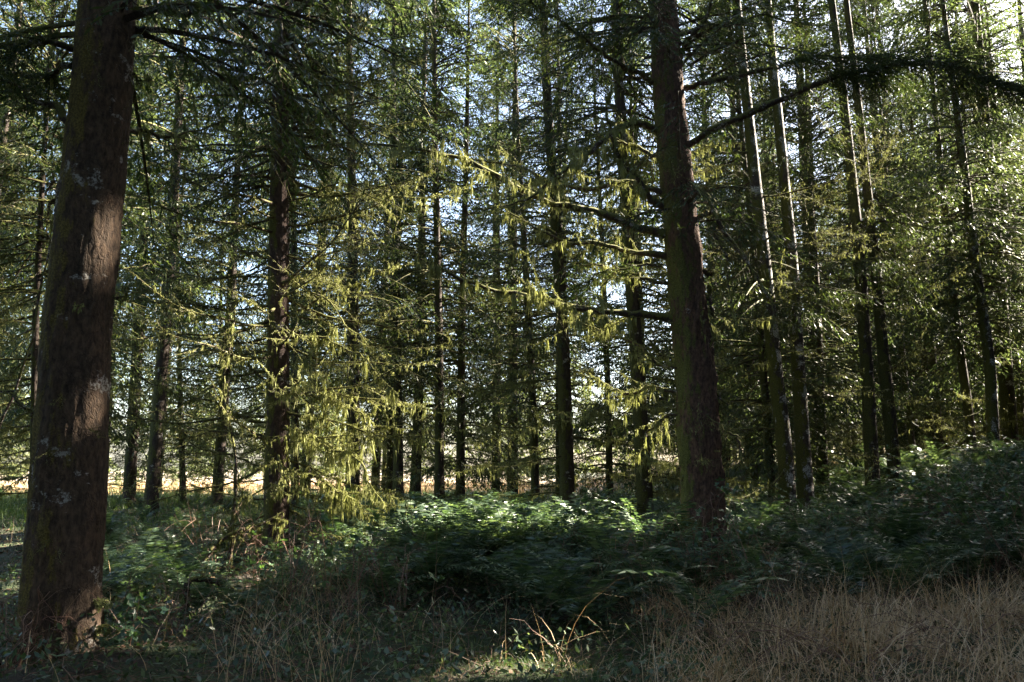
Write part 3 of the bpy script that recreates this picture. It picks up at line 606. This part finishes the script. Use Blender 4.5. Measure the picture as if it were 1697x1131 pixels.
for _ in range(900):                       # dense rows to the right
    y = rd.uniform(27, 82); u = rd.uniform(1180, 1760); x = (u-CX)/F*y*.99
    zn = ZR[min(int(max(u-1180, 0)/130), 3)]
    if far_tree(x, y, 'thin dark conifer in the far rows '+zn, 'far rows '+zn, k, 2.7): k += 1
    if k > 58: break
for u_, y_ in ((1640, 40), (1690, 46), (1750, 38), (1790, 50), (1600, 55), (1720, 60), (1560, 48)):
    t_ = far_tree((u_-CX)/F*y_, y_, 'thin dark conifer in the far rows '+ZR[3], 'far rows '+ZR[3], u_, 1.6)
    if t_: t_.scale = (1.35,)*3
k = 0
for _ in range(500):                       # the edge of the stand in front of the field
    y = rd.uniform(25, 50); u = rd.uniform(-80, 1180); x = (u-CX)/F*y*.99
    zn = ZL[min(int(max(u+80, 0)/260), 4)]
    if far_tree(x, y, 'field edge conifer '+zn, 'field edge conifers '+zn, k, 3.6, True): k += 1
    if k > 30: break
# --- unseen trees around the camera, some added only to shade the foreground
rs = np.random.default_rng(31)
SH = [crown(s, 29, zb, 4.0, 330, 12, 10, .28, .10, False) for s, zb in ((21, 2.2), (22, 3.5), (23, 2.8))]
SHM = [(gmesh('crown', l, M_needle, False), gmesh('limbs', w_, M_twig)) for l, w_ in SH]
spots = []
for _ in range(20000):
    y = rs.uniform(1, 40); x = rs.uniform(6.5, 46)
    if x < .66*y+4.6: continue
    sh_ = SUN[:2]/np.linalg.norm(SUN[:2]); qx = x-GP[:NHERO, 0]; qy = y-GP[:NHERO, 1]
    if np.any((np.abs(qx*sh_[1]-qy*sh_[0]) < .45)&(qx > 0)): continue
    if all((x-a)**2+(y-b)**2 > 3.6**2 for a, b in spots): spots.append((x, y))
    if len(spots) >= 42: break
for x, y in ((14.5, 14.2), (17, 17.5), (19.5, 21.5), (23, 25), (18.5, 13.5), (26, 21.5), (21.5, 17.8), (14, 10.5), (25.5, 28.5), (30, 26), (12.5, 9.5), (16.2, 12.2), (15.6, 15.6), (20.5, 15.5), (28, 24)):  # extra unseen trees placed to block sun from the bank
    for dx in (0, .6, -.6, 1.2):
        qx = x+dx-GP[:NHERO, 0]; qy = y-GP[:NHERO, 1]
        if not np.any((np.abs(qx*sh_[1]-qy*sh_[0]) < .4)&(qx > 0)): spots.append((x+dx, y)); break
TALL = [(18.2, 16.6), (20.2, 18.4), (22.5, 19.3), (25, 21.8), (19.8, 20.3), (27.5, 21.2), (23.5, 22.6)]  # taller unseen trees added to block sun from the massive trunk
spots = [p for p in spots if all((p[0]-a)**2+(p[1]-b)**2 > 2.2 for a, b in TALL)]+TALL
n1 = len(spots)
for _ in range(4000):
    y = rs.uniform(-22, 16); x = rs.uniform(-24, 24)
    if y > 0 and abs(x)/y < .80: continue
    if x*x+y*y < 7.5**2 or (y > -4 and abs(x) < .66*y+5.2): continue
    if all((x-a)**2+(y-b)**2 > 3.4**2 for a, b in spots): spots.append((x, y))
    if len(spots) >= n1+33: break
for i, (x, y) in enumerate(spots):
    z = float(gh(x, y)); root = obj('conifer_tree', None, None, (x, y, z), 'tall unseen conifer beyond the frame edge whose crown shades the clearing', 'tree', 'shade trees beside the clearing')
    obj('trunk', ST[i % 4], root); M = Matrix.Rotation(rs.uniform(0, 6.28), 4, 'Z'); tall = (x, y) in TALL; root.scale = (1.3, 1.3, 1.3) if tall else (1, 1, 1)
    lay_crown('crown', root, M, SH[i % 3][0], SHM[i % 3][0], M_needle, False); lay_crown('limbs', root, M, SH[i % 3][1], SHM[i % 3][1], M_twig, False)
print('shade trees', len(spots))
# far woods beyond the field
gl = Geo(); gt = Geo(); rw = np.random.default_rng(8)
base_l, base_w = crown(55, 22, 1.0, 4.5, 90, 8, 6, .75, .34)
v0, f0 = base_l.arrays()
for i in range(120):
    y = rw.uniform(125, 165); x = rw.uniform(-150, 190); s = rw.uniform(.6, 1.1); a = rw.uniform(0, 6.28); c, q = math.cos(a), math.sin(a)
    gl.add(v0@np.array([[c, q, 0], [-q, c, 0], [0, 0, 1]])*s+np.array([x, y, 0]), f0)
obj('far_woods', gmesh('far_woods', gl, M_woods, False), None, None, 'pale sunlit woods glimpsed beyond the dry field', 'woods', None, 'stuff')

gl = Geo()
for i in range(90):
    y = rw.uniform(50, 66); x = rw.uniform(-42, 34); s = rw.uniform(.05, .13); a = rw.uniform(0, 6.28); c, q = math.cos(a), math.sin(a)
    gl.add(v0@np.array([[c, q, 0], [-q, c, 0], [0, 0, 1]])*np.array([s*1.5, s*1.5, s])+np.array([x, y, 0]), f0)
obj('field_shrubbery', gmesh('field_shrubbery', gl, M_woods, False), None, None, 'low scrubby shrubs along the near edge of the dry field', 'shrubs', None, 'stuff')
# ------------------------------------------------------------------ ferns
def frond(rg, L=1.0, npin=27):
    g = Geo(); t = np.linspace(0, 1, 12); a0 = rg.uniform(1.1, 1.45); a1 = rg.uniform(-.7, .25)
    ang = a0+(a1-a0)*t**1.2; st = L/11; x = np.r_[0, np.cumsum(np.cos(ang)*st)[:-1]]; z = np.r_[0, np.cumsum(np.sin(ang)*st)[:-1]]
    y = .06*np.sin(t*3+rg.uniform(0, 6))*t; P = np.stack([x, y, z], 1); g.add(*tubes(P[None], (.005*(1-.8*t))[None], 3))
    s = np.linspace(.12, .99, npin); fi = s*11; a = np.minimum(fi.astype(int), 10); fr = (fi-a)[:, None]; b = P[a]*(1-fr)+P[a+1]*fr; tg = nrm(P[a+1]-P[a])
    pl = .125*np.sin(np.clip((s+.12)*2.3, 0, np.pi-.25))**.8+.006
    for sd in (-1, 1):
        sv = np.array([0, sd, 0.])+tg*.28+np.array([0, 0, -.12])+rg.normal(0, .07, (npin, 3)); up = nrm(np.cross(tg, np.array([0, 1., 0])))
        g.add(*leaflets(b, sv, pl*rg.uniform(.85, 1.1, npin), np.full(npin, .030)*(1.15-s*.5), up+rg.normal(0, .4, (npin, 3)), .3))
    return g
rf = np.random.default_rng(4)
FR = [frond(rf) for _ in range(6)]; FRM = [gmesh('frond', g, M_fern, False) for g in FR]
def fern_geo(n, sc):
    g = Geo()
    for i in range(n):
        a = i/n*6.28*2.4+rf.uniform(-.3, .3); s = sc*rf.uniform(.65, 1.1); tl = rf.uniform(-.25, .35)
        v, f = FR[rf.integers(6)].arrays(); c, q = math.cos(tl), math.sin(tl); v = v@np.array([[c, 0, q], [0, 1, 0], [-q, 0, c]]); c, q = math.cos(a), math.sin(a)
        g.add(v@np.array([[c, q, 0], [-q, c, 0], [0, 0, 1]])*s, f)
    return g
FERN = [gmesh('fern', fern_geo(20, 1.0), M_fern, False) for _ in range(5)]
nf = 0; fpos = []
def clear(x, y, r_=.45):
    return all((x-a)**2+(y-b)**2 > r_*r_ for a, b in fpos)
def fern(x, y, sc, lab, grp, fronds=False):
    z = float(gh(x, y)); fpos.append((x, y))
    if fronds:
        o = obj('sword_fern', None, None, (x, y, z), lab, 'fern', grp); nn = 15
        for i in range(nn):
            c = obj('frond', FRM[i % 6], o); c.rotation_euler = (0, rf.uniform(-.15, .35), i/nn*12.56+rf.uniform(-.25, .25)); c.scale = (rf.uniform(.7, 1.1),)*3
        o.scale = (sc,)*3
    else:
        o = obj('sword_fern', FERN[rf.integers(5)], None, (x, y, z), lab, 'fern', grp); o.scale = (sc, sc, sc*rf.uniform(.85, 1.1)); o.rotation_euler = (rf.normal(0, .08), rf.normal(0, .08), rf.uniform(0, 6.28))
    return o
# a few near ones with their own fronds
near = [(905, 985, 8.6, .9), (860, 940, 9.6, 1.0), (965, 1010, 8.3, .95), (1010, 930, 9.8, 1.0), (1165, 1010, 7.9, .85), (800, 930, 10, .8), (330, 950, 9.5, .75), (240, 905, 10.5, .8), (390, 1000, 8.8, .6), (1060, 960, 9.2, .9), (470, 960, 9.4, .6)]
nl = ['wide fern arching in deep shade below the sunlit clump', 'fern with pale-edged fronds, just under the sunlit clump', 'low fern spreading at the edge of the green grass', 'tall upright fern between the sunlit clump and the red-brown trunk', 'dark fern rising from the dry grass at the foot of the red-brown trunk', 'small fern on the moss-curtain side of the sunlit clump', 'fern lit in spots in the hollow right of the massive trunk', 'fern against the massive trunk, nearest to its bark', 'low fern in the dark hollow below the pinkish trunk', 'fern leaning out toward the foot of the red-brown trunk', 'small fern beneath the mossy roots of the pinkish trunk']
for (u, v, d, s), l in zip(near, nl): p = at(u, v, d); fern(p[0], d, s*1.35, l, 'ferns in the near shade', True)
n = 0
for u in np.linspace(745, 965, 11):         # the sunlit clump
    for d in (11.8, 12.4, 13.0):
        x = (u+rf.uniform(-9, 9)-CX)/F*d; fern(x, d+rf.uniform(-.2, .2), rf.uniform(1.1, 1.4), 'bright sunlit fern in the glowing clump beneath the slim leaning trunk', 'sunlit fern clump')
tries = 0
while n < 175 and tries < 6000:
    tries += 1
    u = rf.uniform(560, 1760); d = 9.2+rf.random()**1.3*15; x = (u-CX)/F*d
    if u > 1080 and d < 9.5+(u > 1500)*1.0: continue
    if math.sin(x*1.35+d*.8)*math.sin(d*1.1-x*.5) < -.35: continue
    if u < 700 and d < 12: continue
    if not clear(x, d, .5+.014*d): continue
    zn = 'between the moss curtains and the sunlit clump' if u < 740 else ('behind the sunlit clump, under the straight trunks' if u < 1060 and d > 12.5 else ('in front of and below the sunlit clump' if u < 1060 else ('beside the foot of the thick red-brown trunk' if u < 1240 and d < 14 else ('at the feet of the lichened and mossy trunks' if u < 1450 and d > 14 else ('on the slope between the dry grass and the mossy trunks' if u < 1480 else 'among the brambles on the bank')))))
    fern(x, d, rf.uniform(.95, 1.45), 'dark fern '+zn, 'shaded ferns '+zn); n += 1
gd = Geo(); fa = [fern_geo(9, 1.0).arrays() for _ in range(3)]
for i in range(150):
    u = rf.uniform(-60, 1250); d = rf.uniform(22, 48); x = (u-CX)/F*d; v, f = fa[i % 3]; sc = rf.uniform(.6, 1.05); a = rf.uniform(0, 6.28); c, q = math.cos(a), math.sin(a)
    gd.add(v@np.array([[c, q, 0], [-q, c, 0], [0, 0, 1]])*sc+np.array([x, d, float(gh(x, d))]), f)
obj('distant_ferns', gmesh('distant_ferns', gd, M_fern, False), None, None, 'dim ferns spread under the far trees', 'ferns', None, 'stuff')
n = 0
while n < 62:
    u = rf.uniform(120, 640); d = 8.6+12*rf.random()**1.3; x = (u-CX)/F*d
    fern(x, d, rf.uniform(.55, 1.0), 'low fern scattered in the hollow beneath the moss-hung branches', 'hollow ferns'); n += 1

# ------------------------------------------------------------------ grass, cover and litter
def blades(n, area, h, wd, lean, rg, mat, name, lab, cat, K=5, dens=None, curl=.5, flow=False):
    g = Geo(); x0, x1, y0, y1 = area; P = []
    y = rg.uniform(y0, y1, n*3); x = rg.uniform(x0, x1, n*3)
    k = dens(x, y) > rg.random(n*3); x, y = x[k][:n], y[k][:n]; m = len(x)
    az = rg.uniform(0, 6.28, m)
    if flow: az = 2.2*np.sin(x*1.7+2*np.sin(y*1.3))+2.0*np.sin(y*2.3+x)+rg.normal(0, .8, m)
    hh = rg.uniform(*h, m); ln = rg.uniform(*lean, m)
    if flow: hh = hh*(.65+.5*np.clip(np.sin(x*4.1+np.sin(y*3)*2)*np.sin(y*3.7+1), -.6, 1))
    t = np.linspace(0, 1, K)
    dx = np.cos(az)[:, None]*(ln*hh)[:, None]*(t**1.6); dy = np.sin(az)[:, None]*(ln*hh)[:, None]*(t**1.6)
    kk = (rg.random(m) < .35)[:, None]; z = gh(x, y)[:, None]-.02+hh[:, None]*(t-curl*ln[:, None]*t**2.5*np.where(kk, 1.3, .7))
    z = np.maximum(z, gh(x, y)[:, None]+.01*t)
    P = np.stack([x[:, None]+dx, y[:, None]+dy, z], -1)+rg.normal(0, .01, (m, K, 3))*t[None, :, None]
    side = np.stack([-np.sin(az+rg.uniform(-1, 1, m)), np.cos(az), 0*az], -1)
    wdt = rg.uniform(*wd, m)[:, None]*(1-.9*t)
    g.add(*ribbons(P, wdt, nrm(side))); return obj(name, gmesh(name, g, mat, False), None, None, lab, cat, None, 'stuff')
rgz = np.random.default_rng(66)
def pxu(x, y): return CX+F*x/y
def dry(x, y):
    u = pxu(x, y); e = sst(980, 1260, u+90*np.sin(y*2+x)+50*np.sin(x*5))*(1-sst(7.6, 10.3, y-.0008*(u-1200)+.7*np.sin(x*2.7)+.4*np.sin(x*6.1+y)))
    return e*(.55+.45*np.sin(x*2.3+1)*np.sin(y*2.9))
for nm_, n_, h_, w_, l_, mt_, lb_ in (('dry_grass', 15000, (.15, .5), (.004, .010), (.5, 2.2), M_dry, 'tangled flattened tan dry grass filling the lower corner'), ('straw_grass', 7500, (.35, 1.05), (.004, .011), (.15, 1.5), M_straw, 'paler straw stalks standing up through the tan grass'), ('mixed_green_grass', 4500, (.12, .4), (.003, .007), (.3, 1.4), M_green, 'green blades mixed among the dry grass')):
    blades(n_, (.2, 9.5, 4.6, 10.5), h_, w_, l_, rgz, mt_, nm_, lb_, 'dry grass' if 'green' not in nm_ else 'grass', dens=dry, K=6, curl=.75, flow=True)
blades(60000, (-30, 24, 20, 52), (.15, .6), (.01, .03), (.2, 1.2), rgz, M_green, 'forest_grass', 'dim rough grass between the further trunks', 'grass', K=3, dens=lambda x, y: .5+.5*np.sin(x*.7)*np.sin(y*.5+1))
blades(1900, (-4.6, 8, 5.2, 9.5), (.4, 1.15), (.003, .008), (.2, 1.6), rgz, M_straw, 'tall_dry_grass', 'sparse tall dry stalks standing over the shaded grass', 'dry stalks', K=7, curl=.8, dens=lambda x, y: np.where(pxu(x, y) > 1050, .8, np.where(np.abs(pxu(x, y)-500) < 110, 1.0, .10)))
blades(26000, (-5, 5, 4.6, 9), (.04, .16), (.003, .006), (.2, 1.2), rgz, M_green, 'green_grass', 'short green grass in the small opening at the front', 'grass', K=4, dens=lambda x, y: sst(620, 760, pxu(x, y))*(1-sst(1150, 1350, pxu(x, y)))*(1-sst(7.8, 8.8, y))+.12)
def scatter(n, area, s, mat, name, lab, cat, up=.5, lift=.06, dens=None):
    x0, x1, y0, y1 = area; x = rgz.uniform(x0, x1, n); y = rgz.uniform(y0**.6, y1**.6, n)**(1/.6)
    if dens is not None: k = dens(x, y) > rgz.random(n); x, y = x[k], y[k]
    m = len(x); P = np.stack([x, y, gh(x, y)+rgz.uniform(0, lift, m)], -1); D = rgz.normal(0, 1, (m, 3)); D[:, 2] = np.abs(D[:, 2])*up
    L = rgz.uniform(*s, m); g = Geo(); g.add(*leaflets(P, D, L, L*rgz.uniform(.15, .6, m), rgz.normal(0, .5, (m, 3))+np.array([0, 0, 1.])))
    return obj(name, gmesh(name, g, mat, False), None, None, lab, cat, None, 'stuff')
def sticks(n, area, L, r, lift, nm, lab):
    x0, x1, y0, y1 = area; y = rgz.uniform(y0**.6, y1**.6, n)**(1/.6); x = rgz.uniform(-1, 1, n)*(y*.75+1); D = rgz.normal(0, 1, (n, 3)); D[:, 2] = np.abs(D[:, 2])*lift; D = nrm(D)
    b = np.stack([x, y, gh(x, y)+.01], 1); l = rgz.uniform(*L, n)*rgz.random(n)**.7; t = np.linspace(0, 1, 6); bend = rgz.normal(0, .25, (n, 3))
    P = b[:, None]+D[:, None]*(l[:, None]*t)[..., None]+bend[:, None]*(l[:, None]*t*t)[..., None]+rgz.normal(0, .012, (n, 6, 3)); P[..., 2] = np.maximum(P[..., 2], gh(P[..., 0], P[..., 1])+.006)
    g = Geo(); g.add(*tubes(P, rgz.uniform(*r, n)[:, None]*(1-.6*t)[None], 4)); obj(nm, gmesh(nm, g, M_cane), None, None, lab, 'twigs', None, 'stuff')
sticks(4200, (-14, 14, 5.5, 26), (.15, .8), (.0015, .004), .25, 'fallen_twigs', 'fallen dead twigs and sticks littering the forest floor')
sticks(1500, (-14, 14, 6.5, 20), (.4, 1.0), (.0012, .003), 2.2, 'upright_twigs', 'thin bare upright shoots all through the undergrowth')
scatter(120000, (-14, 20, 5, 28), (.02, .07), M_cover, 'ground_cover', 'low dark leafy ground cover carpeting the forest floor', 'ground cover', lift=.22)
scatter(26000, (-7, 1.5, 5.5, 15), (.03, .09), M_fern, 'low_herbs', 'dense low leafy herbs in the shaded hollow', 'herbs', up=.9, lift=.30, dens=lambda x, y: .25+.75*(np.sin(x*1.9+1)*np.sin(y*1.6) > -.1))
scatter(45000, (-14, 20, 5, 28), (.03, .12), M_litter, 'leaf_litter', 'brown dead leaves and twigs strewn over the floor', 'leaf litter', up=.1, lift=.03)
# pale grass in the field and at its edge
blades(30000, (-45, 40, 46, 75), (.3, .9), (.02, .05), (.2, 1), rgz, M_dry, 'field_grass', 'pale dry grass of the open field beyond the trees', 'field grass', K=3, dens=lambda x, y: .9+0*x)

# ------------------------------------------------------------------ brambles and bare shrubs
def bramble(u, v, d, lab, n=9, R=1.0, leafy=1.0, ht=.8, grp='brambles and canes', name='bramble', cat='bramble', seed=0, leafmat_=None, cr=.004):
    rg = np.random.default_rng(seed); p = at(u, v, d); x, y = p[0], d; z = float(gh(x, y))
    root = obj(name, None, None, (x, y, z), lab, cat, grp); gl = Geo()
    for i in range(n):
        a = rg.uniform(0, 6.28); L = R*rg.uniform(.7, 1.4); h = ht*rg.uniform(.6, 1.3); t = np.linspace(0, 1, 14)
        arch = rg.uniform(.8, 1.15)
        P = np.stack([math.cos(a)*L*t+.05*np.sin(t*6+a), math.sin(a)*L*t+.05*np.sin(t*7+a*2), h*np.sin(np.minimum(t*2.6*arch, np.pi)*.95)*.95+.02-t*.03], 1)+rg.normal(0, .008, (14, 3))
        P[0, 2] = -.03; g = Geo(); g.add(*tubes(P[None], (cr*(1-.6*t))[None], 5))
        m = 5; j = rg.integers(2, 13, m); D = nrm(rg.normal(0, 1, (m, 3))+np.array([0, 0, .5])); ss = np.linspace(0, 1, 5)
        P2 = P[j][:, None]+D[:, None]*(rg.uniform(.12, .4, m)[:, None]*ss)[..., None]+rg.normal(0, .012, (m, 5, 3))*ss[None, :, None]; P2[:, 0] = P[j]
        g.add(*tubes(P2, cr*.5*(1-.6*ss)[None], 4)); obj('cane', gmesh('cane', g, M_cane), root)
        if leafy:
            q = np.concatenate([P[3:], P2[:, 2:].reshape(-1, 3)]); q = q[rg.random(len(q)) < .55*leafy]
            for c in q:
                dr = nrm(rg.normal(0, 1, 3)+np.array([0, 0, .2])); b = c+dr*.04; up = nrm(np.array([0, 0, 1.])+rg.normal(0, .45, 3)); sd = nrm(np.cross(dr, up)); s = rg.uniform(.045, .085)
                for dv in (dr, nrm(dr*.3+sd), nrm(dr*.3-sd)):
                    # a folded leaflet of two halves either side of its midrib
                    sv = nrm(np.cross(dv, up)); tip = b+dv*s; mid = b+dv*s*.4-up*s*.08
                    e1 = b+dv*s*.42+sv*s*.33; e2 = b+dv*s*.42-sv*s*.33; gl.add(np.array([b, e1, tip, mid, e2]), np.array([[0, 1, 2, 3], [0, 3, 2, 4]]))
    if leafy: obj('leaves', gmesh('leaves', gl, leafmat_ or M_bramble, False), root)
    return root
BR = [(1240, 880, 9.6, 'leafy bramble arching beside the foot of the red-brown trunk', 9, .9, 1, .9), (1215, 850, 11.3, 'pale-leaved bramble spray brushing the red-brown trunk', 8, .8, 1, 1.1),
      (1000, 880, 10.6, 'bramble with large bluish leaves held above the ferns', 7, .9, 1, 1.05), (930, 880, 10.8, 'bramble sprig over the sunlit ferns', 5, .7, 1, 1.0),
      (1640, 860, 11.5, 'leafy bramble on the bank, highest at the frame edge', 14, 1.1, 1.2, 1.3), (1570, 850, 12.5, 'bluish bramble mound on the bank beneath the tall slender trunk', 13, 1.1, 1.2, 1.1),
      (1690, 900, 10, 'yellow-tipped bramble at the frame edge over dry grass', 12, 1, 1.2, 1.2), (1480, 870, 12, 'low bramble in front of the burl-footed tree', 10, 1, .9, .8), (1620, 820, 15, 'bramble far up the bank under the slim trunks', 14, 1.3, 1.3, 1.1), (1700, 820, 13.5, 'dense bramble crowning the bank at the frame edge', 14, 1.2, 1.3, 1.3),
      (1390, 860, 12.6, 'sparse bramble between the ferns below the crossing pair', 9, 1., .8, .8), (700, 900, 10.5, 'pale bramble shoot standing before the dark fern bed', 4, .35, 1, 1.1),
      (590, 950, 9.5, 'bramble with pale leaves beneath the moss curtains', 9, .8, .8, .8), (660, 1000, 8.4, 'thin-stemmed bramble tangle in the front shade', 9, .8, .45, .7), (500, 930, 10.2, 'small leafy bramble near the pinkish trunk base', 8, .7, .8, .6),
      (200, 1090, 6.9, 'low leafy bramble at the foot of the massive trunk', 7, .4, 1, .25), (1130, 900, 10.4, 'bramble veil in front of the red-brown trunk foot', 8, .8, .5, .9)]
for i, b in enumerate(BR): bramble(b[0], b[1], b[2], b[3], b[4], b[5], b[6], b[7], seed=700+i)
BS = [(60, 1060, 6.5, 'bare reddish twiggy shrub hugging the massive trunk', 10, .5, .45), (15, 1100, 6.3, 'bare thorny canes at the frame corner by the massive trunk', 9, .5, .5), (430, 930, 11.5, 'bare forked twigs below the pinkish trunk', 12, .8, .9), (350, 900, 12.2, 'bare crooked twigs in the dark hollow', 10, .8, .9),
      (480, 1010, 9, 'bare pinkish canes beside the tall dry stalks', 12, .6, 1.0), (560, 1060, 7.9, 'thin bare canes rising from the front shade', 10, .5, .9), (1165, 940, 9.4, 'bare canes looping against the red-brown trunk', 11, .6, 1.1), (1000, 960, 9.2, 'brown bare stems between the ferns', 8, .6, .7), (1250, 1080, 6.6, 'bare reddish canes lying over the dry grass', 9, .9, .35), (1420, 1090, 6.5, 'long dark canes trailing through the dry grass', 9, 1.1, .3), (1600, 1060, 6.8, 'brown canes half sunk in the dry grass at the frame corner', 9, 1, .4), (290, 1040, 7.6, 'low bare twigs scattered in the hollow by the massive trunk', 8, .6, .5)]
for i, b in enumerate(BS): bramble(b[0], b[1], b[2], b[3], b[4], b[5], 0, b[6], 'bare canes and shrubs', 'bare_shrub', 'shrub', 800+i, cr=.0045)

# crooked mossy sapling left of the pinkish trunk, and the leaning dead pole beside the massive trunk
def crooked(pts, d, r0, lab, moss, hang, ntw, seed, name='sapling', cat='sapling', dd=0., tw=.5):
    rg = np.random.default_rng(seed); k = len(pts); P = np.array([at(u, v, d+dd*i/(k-1)) for i, (u, v) in enumerate(pts)]); base = P[0].copy(); base[2] = float(gh(P[0, 0], d)); 
    root = obj(name, None, None, base, lab, cat); P = np.vstack([[P[0, 0], P[0, 1], base[2]-.05], P])-base; P = resample(P, 30); P += rg.normal(0, .008, P.shape)
    w_, m_ = mossy(P, r0, rg, moss, ntw, tw, hang, .3); obj('stem', gmesh('stem', w_, M_twig), root); obj('moss', gmesh('moss', m_, M_moss, False), root)
crooked([(385, 860), (392, 800), (388, 740), (378, 690), (368, 640), (385, 560), (392, 480)], 12.2, .035, 'crooked mossy sapling with wavy stem left of the pinkish trunk', 3, .08, 16, 71)
crooked([(335, 930), (370, 890), (430, 870), (470, 850)], 11.8, .07, 'mossy fallen limb lying at the foot of the pinkish trunk', 4, .10, 10, 72, 'fallen_branch', 'branch', .6)
crooked([(-20, 740), (25, 650), (55, 560), (66, 480), (85, 400), (95, 300)], 8.6, .022, 'pale dead pole leaning beside the massive brown trunk', .3, .04, 6, 73, 'dead_pole', 'dead tree', .3, .5)
crooked([(310, 960), (345, 960), (390, 980), (430, 985)], 8.9, .05, 'rotting mossy log in the dark hollow', 3, .03, 4, 74, 'fallen_log', 'log', .3, .3)
crooked([(630, 960), (690, 945), (760, 960)], 9.6, .05, 'brown fallen branch under the front ferns', .8, .03, 6, 75, 'fallen_branch', 'branch', .2, .4)
